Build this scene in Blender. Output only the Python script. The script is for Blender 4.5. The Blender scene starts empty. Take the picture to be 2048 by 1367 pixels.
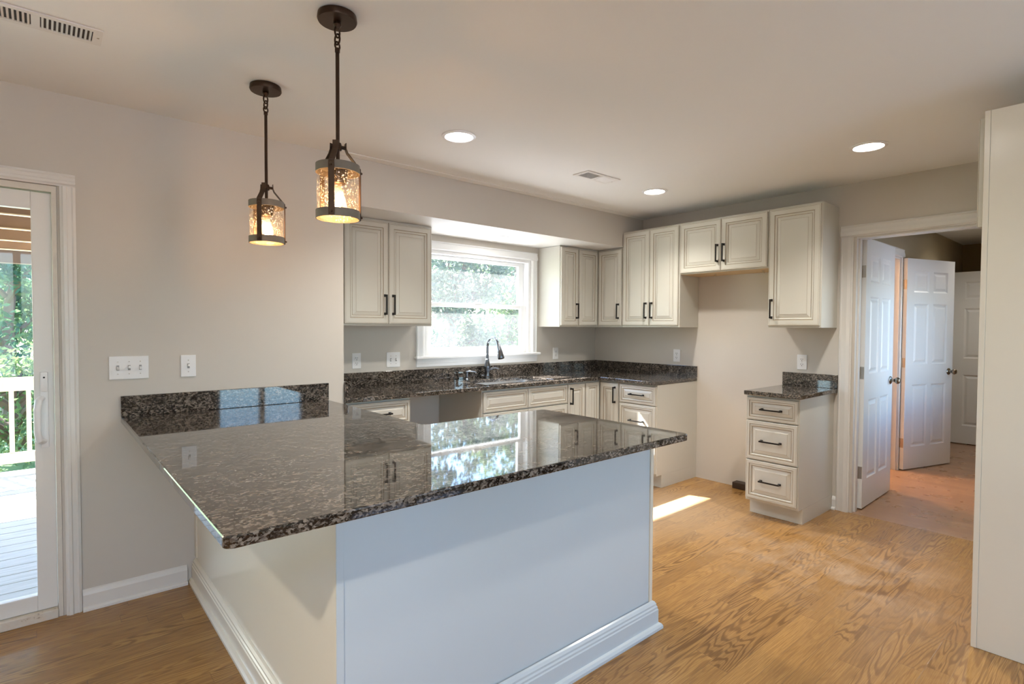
import bpy, bmesh, math, random
from mathutils import Vector, Matrix
S = bpy.context.scene
COL = S.collection
R = math.radians
random.seed(7)

# ------------------------------------------------------------------ camera
def make_camera():
    cd = bpy.data.cameras.new('camera'); co = bpy.data.objects.new('camera', cd); COL.objects.link(co)
    yaw, p, r, f = 0.7092, -0.0272, 0.0045, 1095.88
    fw = Vector((math.sin(yaw)*math.cos(p), math.cos(yaw)*math.cos(p), math.sin(p)))
    rt = Vector((math.cos(yaw), -math.sin(yaw), 0)); up = rt.cross(fw)
    rt2 = rt*math.cos(r) + up*math.sin(r); up2 = -rt*math.sin(r) + up*math.cos(r)
    m = Matrix((rt2, up2, -fw)).transposed().to_4x4(); m.translation = Vector((-1.4384, -3.2997, 1.3654))
    co.matrix_world = m
    cd.sensor_fit = 'HORIZONTAL'; cd.sensor_width = 36; cd.lens = f/2048*36; cd.clip_start = .02; cd.clip_end = 300
    S.camera = co
make_camera()
# ------------------------------------------------------------------ world, sun, exposure
SUN_DIR = Vector((.337, -.929, -1.0))
W = bpy.data.worlds.new('sky'); S.world = W; W.use_nodes = True
wn = W.node_tree.nodes; wl = W.node_tree.links; wn.clear()
sky = wn.new('ShaderNodeTexSky'); sky.sky_type = 'NISHITA'; sky.sun_disc = False
sky.sun_elevation = R(45); sky.sun_rotation = R(-20); sky.air_density = 1.3; sky.dust_density = 1.2; sky.ozone_density = 1.5
bg = wn.new('ShaderNodeBackground'); bg.inputs['Strength'].default_value = .42
wo = wn.new('ShaderNodeOutputWorld'); tint = wn.new('ShaderNodeMixRGB'); tint.blend_type = 'MULTIPLY'; tint.inputs[0].default_value = 1; tint.inputs[2].default_value = (.78, .96, 1.20, 1)
wl.new(sky.outputs[0], tint.inputs[1]); wl.new(tint.outputs[0], bg.inputs[0]); wl.new(bg.outputs[0], wo.inputs[0])
sd = bpy.data.lights.new('sun', 'SUN'); sd.energy = 17.0; sd.angle = R(.6); sd.color = (1, .97, .93)
so = bpy.data.objects.new('sun', sd); COL.objects.link(so); so.rotation_euler = SUN_DIR.to_track_quat('-Z', 'Y').to_euler()
S.view_settings.view_transform = 'Standard'; S.view_settings.look = 'None'
S.view_settings.exposure = 1.42; S.view_settings.gamma = 1.0; S.view_settings.use_curve_mapping = False
DOWNLIGHT = 13.0      # recessed lens emission
BEAM = 36.0           # recessed lamp beam, watts
BULB = 135.0           # pendant filament emission

# ------------------------------------------------------------------ materials
def mat(name):
    m = bpy.data.materials.new(name); m.use_nodes = True
    nt = m.node_tree; b = nt.nodes['Principled BSDF']
    return m, nt, b
def nd(nt, t, **kw):
    n = nt.nodes.new('ShaderNode'+t)
    for k, v in kw.items():
        if hasattr(n, k): setattr(n, k, v)
    return n
def setin(n, **kw):
    for k, v in kw.items(): n.inputs[k.replace('_', ' ')].default_value = v
    return n
def math_(nt, op, a, b=None, c=None):
    n = nd(nt, 'Math', operation=op)
    for i, q in enumerate((a, b, c)):
        if q is None: continue
        if isinstance(q, (int, float)): n.inputs[i].default_value = q
        else: nt.links.new(q, n.inputs[i])
    return n.outputs[0]
def mix(nt, fac, a, b, typ='MIX'):
    n = nd(nt, 'MixRGB', blend_type=typ)
    for i, q in enumerate((fac, a, b)):
        if isinstance(q, (int, float)): n.inputs[i].default_value = q
        elif isinstance(q, tuple): n.inputs[i].default_value = (*q, 1) if len(q) == 3 else q
        else: nt.links.new(q, n.inputs[i])
    return n.outputs[0]
def ramp(nt, fac, stops):
    n = nd(nt, 'ValToRGB'); e = n.color_ramp.elements
    while len(e) < len(stops): e.new(.5)
    for k, (p, c) in enumerate(stops):
        e[k].position = p; e[k].color = (*c, 1) if len(c) == 3 else c
    nt.links.new(fac, n.inputs[0]); return n.outputs[0]
def objco(nt):
    return nd(nt, 'TexCoord').outputs['Object']
def noise(nt, vec, scale, detail=3, rough=.5, dist=0):
    n = nd(nt, 'TexNoise'); setin(n, Scale=scale, Detail=detail, Roughness=rough, Distortion=dist)
    if vec is not None: nt.links.new(vec, n.inputs['Vector'])
    return n.outputs['Fac']
def bump(nt, b, h, strength=.1, dist=.002):
    n = nd(nt, 'Bump'); setin(n, Strength=strength, Distance=dist)
    nt.links.new(h, n.inputs['Height']); nt.links.new(n.outputs[0], b.inputs['Normal'])
def simple(name, col, rough=.5, metal=0, ior=1.5, var=.04, nscale=3.0, bmp=0, bscale=200, coat=0):
    m, nt, b = mat(name)
    co = objco(nt)
    f = noise(nt, co, nscale, 3)
    lo = tuple(c*(1-var) for c in col); hi = tuple(min(1, c*(1+var)) for c in col)
    nt.links.new(mix(nt, f, lo, hi), b.inputs['Base Color'])
    b.inputs['Roughness'].default_value = rough; b.inputs['Metallic'].default_value = metal; b.inputs['IOR'].default_value = ior
    if coat: b.inputs['Coat Weight'].default_value = coat; b.inputs['Coat Roughness'].default_value = .08
    if bmp: bump(nt, b, noise(nt, co, bscale, 2), bmp)
    return m
M = {}
M['wall'] = simple('wall_paint_greige', (.61, .57, .51), .6, var=.03, nscale=1.3, bmp=.12, bscale=260)
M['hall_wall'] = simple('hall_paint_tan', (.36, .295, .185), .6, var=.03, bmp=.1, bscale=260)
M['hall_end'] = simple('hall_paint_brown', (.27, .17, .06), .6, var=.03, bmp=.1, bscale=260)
M['ceiling'] = simple('ceiling_paint', (.84, .835, .805), .8, var=.02, nscale=1.0, bmp=.1, bscale=220)
M['trim'] = simple('white_trim_paint', (.76, .745, .71), .32, var=.025, nscale=6)
M['door'] = simple('white_door_paint', (.80, .80, .78), .35, var=.02, nscale=4, bmp=.05, bscale=90)
M['cream'] = simple('cream_cabinet_paint', (.63, .612, .545), .3, var=.02, nscale=4)
M['glaze'] = simple('tan_glaze_line', (.33, .265, .18), .45, var=.15, nscale=30)
M['panel_skylit'] = simple('skylit_gloss_panel', (.58, .63, .645), .2, var=.012, nscale=2)  # front faces: blue skylight put into a paler, bluer panel colour
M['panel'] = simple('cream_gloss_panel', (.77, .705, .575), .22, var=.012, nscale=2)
M['vinyl'] = simple('white_vinyl', (.82, .81, .78), .35, var=.02)
M['winwhite'] = simple('white_window_vinyl', (.85, .86, .86), .3, var=.02)
M['jamb'] = simple('worn_jamb_paint', (.72, .68, .61), .5, var=.10, nscale=25)
M['plate'] = simple('white_switch_plastic', (.84, .84, .84), .3, var=.01)
M['slot'] = simple('dark_slot', (.03, .03, .03), .6)
M['slotshade'] = simple('shaded_slot', (.30, .30, .30), .5)  # plate plastic greyed for the shade in the toggle slots
M['black'] = simple('black_bar_metal', (.022, .020, .019), .4, metal=.6, var=.1)
M['bronze'] = simple('oil_rubbed_bronze', (.055, .032, .02), .38, metal=.75, var=.25, nscale=18)
M['strap'] = simple('bronze_strap', (.085, .055, .038), .42, metal=.65, var=.25, nscale=25)
M['band'] = simple('weathered_grey_band', (.18, .155, .125), .55, metal=.1, var=.2, nscale=35)
M['chrome'] = simple('dark_steel', (.20, .22, .25), .16, metal=1, var=.08)
M['steel'] = simple('sink_steel', (.62, .64, .66), .28, metal=1, var=.05)
M['nickel'] = simple('satin_nickel', (.55, .50, .43), .3, metal=1, var=.05)
M['copperhinge'] = simple('brass_hinge', (.55, .45, .34), .35, metal=1, var=.05)
M['knob'] = simple('antique_nickel_knob', (.30, .26, .21), .25, metal=1, var=.08)
M['raw'] = simple('raw_particle_board', (.62, .46, .27), .7, var=.08, nscale=40)
M['vent'] = simple('white_vent_metal', (.78, .76, .72), .45, var=.01)
M['duct'] = simple('dark_duct', (.06, .055, .05), .8)
M['box'] = simple('dark_receptacle_plastic', (.05, .03, .02), .45, var=.2, nscale=30)
M['ductgrey'] = simple('grey_damper', (.17, .18, .20), .6)
M['bark'] = simple('bark', (.14, .10, .075), .9, var=.3, nscale=9, bmp=.5, bscale=20)
M['grass'] = simple('lawn_grass', (.10, .19, .055), .9, var=.4, nscale=2.5)
M['pine'] = simple('new_pine', (.74, .59, .40), .6, var=.12, nscale=12)
M['joist'] = simple('brown_joist_wood', (.26, .155, .085), .7, var=.3, nscale=9)
M['concrete'] = simple('pale_concrete', (.36, .36, .35), .8, var=.08, nscale=3)
M['bounce'] = simple('pale_bounce', (.80, .79, .76), .85, var=.12, nscale=40)
M['siding'] = simple('outside_siding', (.55, .55, .52), .7)
def tread():
    m, nt, b = mat('worn_threshold_wood')
    co = objco(nt); f = noise(nt, co, 18, 5, .7)
    nt.links.new(ramp(nt, f, [(.40, (.72, .68, .61)), (.60, (.70, .62, .52)), (.68, (.28, .20, .13))]), b.inputs['Base Color'])
    b.inputs['Roughness'].default_value = .6; return m
M['threshold'] = tread()
def granite():
    m, nt, b = mat('dark_brown_granite')
    co = objco(nt)
    mp = nd(nt, 'Mapping'); mp.inputs['Scale'].default_value = (1, 1.5, 1.5); nt.links.new(co, mp.inputs[0]); v = mp.outputs[0]
    nz = nd(nt, 'TexNoise'); setin(nz, Scale=60, Detail=3, Roughness=.6); nt.links.new(v, nz.inputs['Vector'])
    ad = nd(nt, 'MixRGB', blend_type='ADD'); ad.inputs[0].default_value = .022; nt.links.new(v, ad.inputs[1]); nt.links.new(nz.outputs['Color'], ad.inputs[2])
    def cells(sc):
        vo = nd(nt, 'TexVoronoi'); vo.inputs['Scale'].default_value = sc; nt.links.new(ad.outputs[0], vo.inputs['Vector'])
        sc_ = nd(nt, 'SeparateColor'); nt.links.new(vo.outputs['Color'], sc_.inputs[0]); return sc_.outputs[0]
    n1 = noise(nt, v, 20, 6, .7, .4); n3 = noise(nt, v, 5, 3)
    k1 = math_(nt, 'MULTIPLY_ADD', cells(115), .5, math_(nt, 'MULTIPLY', n1, .9)); k2 = cells(210)
    c = ramp(nt, k1, [(.50, (.004, .004, .004)), (.69, (.010, .0085, .008)), (.77, (.085, .069, .056)), (.92, (.24, .205, .172))])
    c = mix(nt, math_(nt, 'MULTIPLY', ramp(nt, k2, [(.77, (0, 0, 0)), (.85, (1, 1, 1))]), .5), c, (.175, .155, .135))
    c = mix(nt, ramp(nt, n3, [(.42, (0, 0, 0)), (.72, (.35, .35, .35))]), c, (.020, .016, .015))
    nt.links.new(c, b.inputs['Base Color'])
    setin(b, Roughness=.035, IOR=1.8)
    return m
M['granite'] = granite()
def planks(name, along_y, light, dark, width=.083, gloss=.3, dust=False, amp=1.0):
    m, nt, b = mat(name)
    sep = nd(nt, 'SeparateXYZ'); nt.links.new(objco(nt), sep.inputs[0])
    x, y = (sep.outputs[1], sep.outputs[0]) if along_y else (sep.outputs[0], sep.outputs[1])
    yr = math_(nt, 'DIVIDE', y, width); row = math_(nt, 'FLOOR', yr)
    wr = nd(nt, 'TexWhiteNoise', noise_dimensions='1D'); nt.links.new(row, wr.inputs['W'])
    xr = math_(nt, 'ADD', math_(nt, 'DIVIDE', x, .95), math_(nt, 'MULTIPLY', wr.outputs['Value'], 7.3)); col = math_(nt, 'FLOOR', xr)
    cv = nd(nt, 'CombineXYZ'); nt.links.new(row, cv.inputs[0]); nt.links.new(col, cv.inputs[1])
    wid = nd(nt, 'TexWhiteNoise', noise_dimensions='2D'); nt.links.new(cv.outputs[0], wid.inputs['Vector'])
    idv = wid.outputs['Value']; idc = nd(nt, 'SeparateColor'); nt.links.new(wid.outputs['Color'], idc.inputs[0])
    gv = nd(nt, 'CombineXYZ')
    nt.links.new(math_(nt, 'ADD', math_(nt, 'MULTIPLY', x, .75), math_(nt, 'MULTIPLY', idv, 91)), gv.inputs[0])
    nt.links.new(math_(nt, 'ADD', math_(nt, 'MULTIPLY', y, 7.0), math_(nt, 'MULTIPLY', idc.outputs[1], 37)), gv.inputs[1])
    nt.links.new(math_(nt, 'MULTIPLY', idc.outputs[2], 53), gv.inputs[2])
    v = noise(nt, gv.outputs[0], 1.25, 2.6, .42, .3)
    rings = math_(nt, 'SINE', math_(nt, 'MULTIPLY', v, 135))
    ringk = ramp(nt, math_(nt, 'MULTIPLY_ADD', rings, .5, .5), [(.50, (0, 0, 0)), (.93, (1, 1, 1))])
    fv = nd(nt, 'CombineXYZ'); nt.links.new(math_(nt, 'MULTIPLY', x, 9), fv.inputs[0]); nt.links.new(math_(nt, 'MULTIPLY', y, 260), fv.inputs[1]); nt.links.new(idv, fv.inputs[2])
    fib = noise(nt, fv.outputs[0], 1.0, 3, .6)
    tone = mix(nt, idc.outputs[0], light, tuple(a*.55+c*.45 for a, c in zip(light, dark)))
    amt = math_(nt, 'MULTIPLY', ringk, math_(nt, 'MULTIPLY_ADD', math_(nt, 'POWER', idc.outputs[1], 1.4), .80*amp, .18*amp))
    c = mix(nt, amt, tone, dark)
    c = mix(nt, ramp(nt, fib, [(.38, (.42, .42, .42)), (.62, (0, 0, 0))]), c, tuple(q*.75 for q in dark))
    fr = math_(nt, 'FRACT', yr); e1 = math_(nt, 'MINIMUM', fr, math_(nt, 'SUBTRACT', 1, fr))
    fx = math_(nt, 'FRACT', xr); e2 = math_(nt, 'MULTIPLY', math_(nt, 'MINIMUM', fx, math_(nt, 'SUBTRACT', 1, fx)), 11)
    e = math_(nt, 'MINIMUM', e1, e2)
    c = mix(nt, ramp(nt, e, [(.006, (.55, .55, .55)), (.02, (0, 0, 0))]), c, (.10, .06, .03))
    rough = gloss
    co = objco(nt)
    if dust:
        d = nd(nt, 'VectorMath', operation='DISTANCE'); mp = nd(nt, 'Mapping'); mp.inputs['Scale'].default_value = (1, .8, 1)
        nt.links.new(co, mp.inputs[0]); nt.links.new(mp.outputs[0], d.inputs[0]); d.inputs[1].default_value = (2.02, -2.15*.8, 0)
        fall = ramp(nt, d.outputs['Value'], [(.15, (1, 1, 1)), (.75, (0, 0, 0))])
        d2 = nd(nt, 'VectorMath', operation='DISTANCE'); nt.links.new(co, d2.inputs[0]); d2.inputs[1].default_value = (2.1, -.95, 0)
        pale = ramp(nt, d2.outputs['Value'], [(.1, (.38, .38, .38)), (.75, (0, 0, 0))])  # paler around the sun patch: dust, plus sunlight put into the colour
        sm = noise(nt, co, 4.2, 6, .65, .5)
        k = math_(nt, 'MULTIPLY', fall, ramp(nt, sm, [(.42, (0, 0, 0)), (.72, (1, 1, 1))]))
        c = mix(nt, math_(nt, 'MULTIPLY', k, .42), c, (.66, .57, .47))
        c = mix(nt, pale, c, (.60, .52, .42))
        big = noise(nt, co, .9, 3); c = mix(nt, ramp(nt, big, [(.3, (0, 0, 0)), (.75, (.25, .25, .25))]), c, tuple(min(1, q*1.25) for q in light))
    nt.links.new(c, b.inputs['Base Color'])
    rr = math_(nt, 'ADD', math_(nt, 'MULTIPLY', noise(nt, co, 6, 4), .06), rough-.03)
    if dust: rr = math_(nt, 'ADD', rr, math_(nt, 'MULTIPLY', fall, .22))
    nt.links.new(rr, b.inputs['Roughness'])
    b.inputs['IOR'].default_value = 1.5
    bump(nt, b, ramp(nt, e, [(.0, (0, 0, 0)), (.03, (1, 1, 1))]), .25, .001)
    return m
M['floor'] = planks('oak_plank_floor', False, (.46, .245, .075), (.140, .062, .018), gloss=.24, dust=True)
M['floor_hall'] = planks('reddish_oak_plank_floor', True, (.46, .28, .165), (.29, .155, .085), gloss=.28, amp=.12)
M['deck'] = None
def deckmat():
    m, nt, b = mat('pale_deck_boards')
    co = objco(nt); sep = nd(nt, 'SeparateXYZ'); nt.links.new(co, sep.inputs[0])
    v = nd(nt, 'CombineXYZ'); nt.links.new(math_(nt, 'MULTIPLY', sep.outputs[0], 1.5), v.inputs[0]); nt.links.new(math_(nt, 'MULTIPLY', sep.outputs[1], 22), v.inputs[1])
    f = noise(nt, v.outputs[0], 2.5, 4, .6)
    nt.links.new(ramp(nt, f, [(.3, (.36, .355, .31)), (.7, (.52, .515, .47))]), b.inputs['Base Color']); b.inputs['Roughness'].default_value = .7
    return m
M['deck'] = deckmat()
def leafmat(name, c1, c2, c3):
    m, nt, b = mat(name)
    g = nd(nt, 'NewGeometry')
    nt.links.new(ramp(nt, g.outputs['Random Per Island'], [(0, c1), (.55, c2), (1, c3)]), b.inputs['Base Color'])
    b.inputs['Roughness'].default_value = .55
    t = nd(nt, 'BsdfTranslucent'); nt.links.new(ramp(nt, g.outputs['Random Per Island'], [(0, c2), (1, c3)]), t.inputs[0])
    mx = nd(nt, 'MixShader'); mx.inputs[0].default_value = .45
    nt.links.new(b.outputs[0], mx.inputs[1]); nt.links.new(t.outputs[0], mx.inputs[2])
    nt.links.new(mx.outputs[0], nt.nodes['Material Output'].inputs[0]); return m
M['leafA'] = leafmat('leaves_blue_green', (.022, .075, .06), (.05, .145, .09), (.16, .26, .105))
M['leafB'] = leafmat('leaves_yellow_green', (.035, .095, .045), (.095, .19, .065), (.27, .33, .115))
M['leafC'] = leafmat('leaves_pale_green', (.035, .062, .043), (.07, .115, .068), (.17, .215, .125))
def pane(name, dust=0.0, tint=(1, 1, 1), refl=.8):
    m, nt, b = mat(name); nt.nodes.remove(b)
    tr = nd(nt, 'BsdfTransparent'); tr.inputs[0].default_value = (*tint, 1)
    gl = nd(nt, 'BsdfGlossy'); gl.inputs['Roughness'].default_value = .01
    fr = nd(nt, 'Fresnel'); gb = nd(nt, 'NewGeometry'); nt.links.new(math_(nt, 'MULTIPLY_ADD', gb.outputs['Backfacing'], 1/1.45-1.45, 1.45), fr.inputs[0])
    mx = nd(nt, 'MixShader'); nt.links.new(math_(nt, 'MULTIPLY', fr.outputs[0], refl), mx.inputs[0])
    nt.links.new(tr.outputs[0], mx.inputs[1]); nt.links.new(gl.outputs[0], mx.inputs[2]); out = mx.outputs[0]
    if dust:
        tl = nd(nt, 'BsdfTranslucent'); tl.inputs[0].default_value = (.9, .93, .95, 1)
        m2 = nd(nt, 'MixShader'); f = noise(nt, objco(nt), 3.0, 4, .6)
        nt.links.new(ramp(nt, f, [(.3, (dust*.7,)*3), (.75, (dust*1.3,)*3)]), m2.inputs[0])
        nt.links.new(out, m2.inputs[1]); nt.links.new(tl.outputs[0], m2.inputs[2]); out = m2.outputs[0]
    nt.links.new(out, nt.nodes['Material Output'].inputs[0]); return m
M['pane'] = pane('clear_window_glass')
M['dustypane'] = pane('dusty_window_glass', .026)
def seeded():
    m, nt, b = mat('seeded_clear_glass'); nt.nodes.remove(b)
    co = objco(nt)
    vo = nd(nt, 'TexVoronoi'); vo.inputs['Scale'].default_value = 150; nt.links.new(co, vo.inputs['Vector'])
    vo2 = nd(nt, 'TexVoronoi'); vo2.inputs['Scale'].default_value = 90; nt.links.new(co, vo2.inputs['Vector'])
    h = math_(nt, 'MINIMUM', vo.outputs['Distance'], vo2.outputs['Distance'])
    bp = nd(nt, 'Bump'); setin(bp, Strength=.9, Distance=.004); nt.links.new(h, bp.inputs['Height'])
    tr = nd(nt, 'BsdfTransparent'); tr.inputs[0].default_value = (.93, .91, .89, 1)
    gl = nd(nt, 'BsdfGlossy'); gl.inputs['Roughness'].default_value = .12; nt.links.new(bp.outputs[0], gl.inputs['Normal'])
    tl = nd(nt, 'BsdfTranslucent'); tl.inputs[0].default_value = (.9, .9, .9, 1)
    sp = ramp(nt, h, [(.16, (.7, .7, .7)), (.32, (.04, .04, .04))])
    m1 = nd(nt, 'MixShader'); nt.links.new(sp, m1.inputs[0]); nt.links.new(tr.outputs[0], m1.inputs[1])
    m2 = nd(nt, 'MixShader'); m2.inputs[0].default_value = .65; nt.links.new(tl.outputs[0], m2.inputs[1]); nt.links.new(gl.outputs[0], m2.inputs[2])
    nt.links.new(m2.outputs[0], m1.inputs[2])
    nt.links.new(m1.outputs[0], nt.nodes['Material Output'].inputs[0]); return m
M['seeded'] = seeded()
M['bulbglass'] = pane('amber_bulb_glass', .05, (1, .86, .66), .6)
def emit(name, col, s):
    m, nt, b = mat(name); nt.nodes.remove(b)
    e = nd(nt, 'Emission'); e.inputs[0].default_value = (*col, 1); e.inputs[1].default_value = s
    nt.links.new(e.outputs[0], nt.nodes['Material Output'].inputs[0]); return m
M['led'] = emit('warm_white_lens', (1, .95, .88), DOWNLIGHT)
M['led_bright'] = emit('bright_warm_lens', (1, .90, .77), DOWNLIGHT*2.0)
M['filament'] = emit('glowing_filament', (1, .60, .28), BULB)

# ------------------------------------------------------------------ mesh helpers
class MB:
    def __init__(s): s.bm = bmesh.new(); s.mi = 0
    def _bev(s, geom_faces, bev, seg=2):
        edges = list({e for f in geom_faces for e in f.edges})
        bmesh.ops.bevel(s.bm, geom=edges, offset=bev, segments=seg, affect='EDGES', profile=.6, clamp_overlap=True)
    def box(s, x0, x1, y0, y1, z0, z1, bev=0, mi=0, mtx=None, seg=2):
        n0 = len(s.bm.faces)
        vs = [s.bm.verts.new((x, y, z)) for z in (z0, z1) for y in (y0, y1) for x in (x0, x1)]
        fs = [s.bm.faces.new([vs[i] for i in q]) for q in ((0, 2, 3, 1), (4, 5, 7, 6), (0, 1, 5, 4), (2, 6, 7, 3), (0, 4, 6, 2), (1, 3, 7, 5))]
        if mtx is not None: bmesh.ops.transform(s.bm, matrix=mtx, verts=vs)
        for f in fs: f.material_index = mi
        if bev: s._bev(fs, bev, seg)
        return s
    def lathe(s, prof, c=(0, 0, 0), n=32, mi=0, mtx=None, cap=(True, True), smooth=True):
        """prof: (radius, z) list"""
        rings = []; allv = []
        for r, z in prof:
            if r < 1e-6:
                v = s.bm.verts.new((c[0], c[1], c[2]+z)); rings.append([v]); allv.append(v)
            else:
                rg = [s.bm.verts.new((c[0]+r*math.cos(2*math.pi*k/n), c[1]+r*math.sin(2*math.pi*k/n), c[2]+z)) for k in range(n)]
                rings.append(rg); allv += rg
        fs = []
        for a, b in zip(rings, rings[1:]):
            for k in range(n):
                k2 = (k+1) % n
                if len(a) == 1 and len(b) == 1: continue
                if len(a) == 1: q = [a[0], b[k2], b[k]]
                elif len(b) == 1: q = [a[k], a[k2], b[0]]
                else: q = [a[k], a[k2], b[k2], b[k]]
                fs.append(s.bm.faces.new(q))
        for f in fs: f.smooth = smooth; f.material_index = mi
        if cap[0] and len(rings[0]) > 1: s.bm.faces.new(rings[0][::-1]).material_index = mi
        if cap[1] and len(rings[-1]) > 1: s.bm.faces.new(rings[-1]).material_index = mi
        if mtx is not None: bmesh.ops.transform(s.bm, matrix=mtx, verts=allv)
        return s
    def tube(s, pts, rad, n=10, mi=0, closed=False, sx=1.0, sy=1.0):
        pts = [Vector(p) for p in pts]; L = len(pts)
        rads = rad if isinstance(rad, (list, tuple)) else [rad]*L
        rings = []; ref = None
        for i, p in enumerate(pts):
            if closed: t = pts[(i+1) % L]-pts[i-1]
            else: t = pts[min(i+1, L-1)]-pts[max(i-1, 0)]
            t.normalize()
            if ref is None:
                ref = Vector((0, 0, 1)) if abs(t.z) < .9 else Vector((1, 0, 0))
            u = ref - t*ref.dot(t); u.normalize(); w = t.cross(u); ref = u
            rings.append([s.bm.verts.new(p+(u*math.cos(2*math.pi*k/n)*sx+w*math.sin(2*math.pi*k/n)*sy)*rads[i]) for k in range(n)])
        pr = list(zip(rings, rings[1:]))
        if closed: pr.append((rings[-1], rings[0]))
        for a, b in pr:
            for k in range(n):
                f = s.bm.faces.new([a[k], a[(k+1) % n], b[(k+1) % n], b[k]]); f.smooth = True; f.material_index = mi
        if not closed:
            s.bm.faces.new(rings[0][::-1]).material_index = mi; s.bm.faces.new(rings[-1]).material_index = mi
        return s
    def extrude_profile(s, prof, axis, a0, a1, mi=0, org=(0, 0, 0)):
        """prof in the plane perpendicular to axis ('x': (y,z), 'y': (x,z), 'z': (x,y))"""
        def pt(u, v, a):
            if axis == 'x': q = (a, u, v)
            elif axis == 'y': q = (u, a, v)
            else: q = (u, v, a)
            return Vector(q)+Vector(org)
        A = [s.bm.verts.new(pt(u, v, a0)) for u, v in prof]; B = [s.bm.verts.new(pt(u, v, a1)) for u, v in prof]
        n = len(prof)
        for k in range(n): s.bm.faces.new([A[k], A[(k+1) % n], B[(k+1) % n], B[k]]).material_index = mi
        s.bm.faces.new(A[::-1]).material_index = mi; s.bm.faces.new(B).material_index = mi
        return s
    def build(s, name, mats, parent=None, loc=None, label=None):
        bmesh.ops.recalc_face_normals(s.bm, faces=s.bm.faces[:])
        sm = any(f.smooth for f in s.bm.faces); me = bpy.data.meshes.new(name); s.bm.to_mesh(me); s.bm.free()
        if sm: me.set_sharp_from_angle(angle=R(38))
        for q in (mats if isinstance(mats, (list, tuple)) else [mats]): me.materials.append(M[q] if isinstance(q, str) else q)
        return link(name, me, parent, loc, label)
def link(name, me, parent=None, loc=None, label=None, rotz=None):
    o = bpy.data.objects.new(name, me); COL.objects.link(o)
    if parent is not None: o.parent = parent
    if loc is not None: o.location = loc
    if rotz is not None: o.rotation_euler = (0, 0, rotz)
    if label: o['label'] = label
    return o
def tag(o, label, cat, group=None, kind=None):
    o['label'] = label; o['category'] = cat
    if group: o['group'] = group
    if kind: o['kind'] = kind
    return o
def thing(name, label, cat, loc=(0, 0, 0), rotz=0, group=None, kind=None):
    o = bpy.data.objects.new(name, None); COL.objects.link(o); o.location = loc; o.rotation_euler = (0, 0, rotz); o.empty_display_size = .1
    return tag(o, label, cat, group, kind)
def copy_tree(o, parent=None):
    c = o.copy(); COL.objects.link(c)
    if parent is not None: c.parent = parent
    for ch in list(o.children): copy_tree(ch, c)
    return c
def struct(name, mb, mats, label, cat):
    return tag(mb.build(name, mats), label, cat, kind='structure')

# ------------------------------------------------------------------ dimensions (metres)
ZC, YW, XR, ZS = 2.432, .608, 3.098, 2.132
CT = .913
WT = .14
# ------------------------------------------------------------------ room shell
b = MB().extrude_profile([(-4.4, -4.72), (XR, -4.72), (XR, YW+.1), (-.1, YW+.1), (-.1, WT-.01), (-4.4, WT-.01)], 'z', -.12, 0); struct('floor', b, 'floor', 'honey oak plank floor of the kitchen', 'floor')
b = MB().box(XR, 7.6, -2.92, .6, -.12, -.0005); struct('floor_hall', b, 'floor_hall', 'reddish oak plank floor of the hall beyond the door opening', 'floor')
b = MB().box(-4.4, 7.62, -4.74, YW+.22, ZC, ZC+.16); struct('ceiling', b, 'ceiling', 'off-white painted ceiling over kitchen and hall', 'ceiling')
# strip of old ceiling along the header
b = MB().box(-.1, XR-.001, -.075, -.001, ZC-.004, ZC-.0005); struct('trim_1', b, 'ceiling', 'narrow raised ceiling strip along the header over the sink', 'trim')
# left wall with sliding door opening x -3.13..-1.375
DX0, DX1, DZ = -3.1, -1.378, 2.005
b = MB(); b.box(DX1, 0, 0, WT, 0, ZC); b.box(-4.4, DX0, 0, WT, 0, ZC); b.box(DX0, DX1, 0, WT, DZ, ZC)
struct('wall_left', b, 'wall', 'greige wall beside the sliding door and peninsula', 'wall')
b = MB().box(-WT, 0, WT, YW+.14, 0, ZC); struct('wall_return', b, 'wall', 'short greige return wall at the left end of the sink run', 'wall')
# window wall with window opening
WX0, WX1, WZ0, WZ1 = .955, 2.15, 1.123, 2.005
b = MB(); b.box(0, WX0, YW, YW+.14, 0, ZC); b.box(WX1, XR+.12, YW, YW+.14, 0, ZC); b.box(WX0, WX1, YW, YW+.14, 0, WZ0); b.box(WX0, WX1, YW, YW+.14, WZ1, ZC)
struct('wall_window', b, 'wall', 'greige wall around the kitchen window', 'wall')
b = MB().box(.0005, XR, 0, YW, ZS, ZC, mi=0); 
b.bm.faces.ensure_lookup_table()
for f in b.bm.faces:
    f.normal_update()
    if f.normal.z < -.5: f.material_index = 1
struct('wall_header', b, ['wall', 'trim'], 'dropped greige header with white underside above the sink run', 'wall')
# right wall with hall opening y -1.884..-2.69
HY0, HY1, HZ = -1.884, -2.69, 2.04
b = MB(); b.box(XR, XR+.12, HY0, YW, 0, ZC); b.box(XR, XR+.12, -4.72, HY1, 0, ZC); b.box(XR, XR+.12, HY1, HY0, HZ, ZC)
struct('wall_right', b, 'wall', 'greige wall behind the range gap and hall opening', 'wall')
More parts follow.
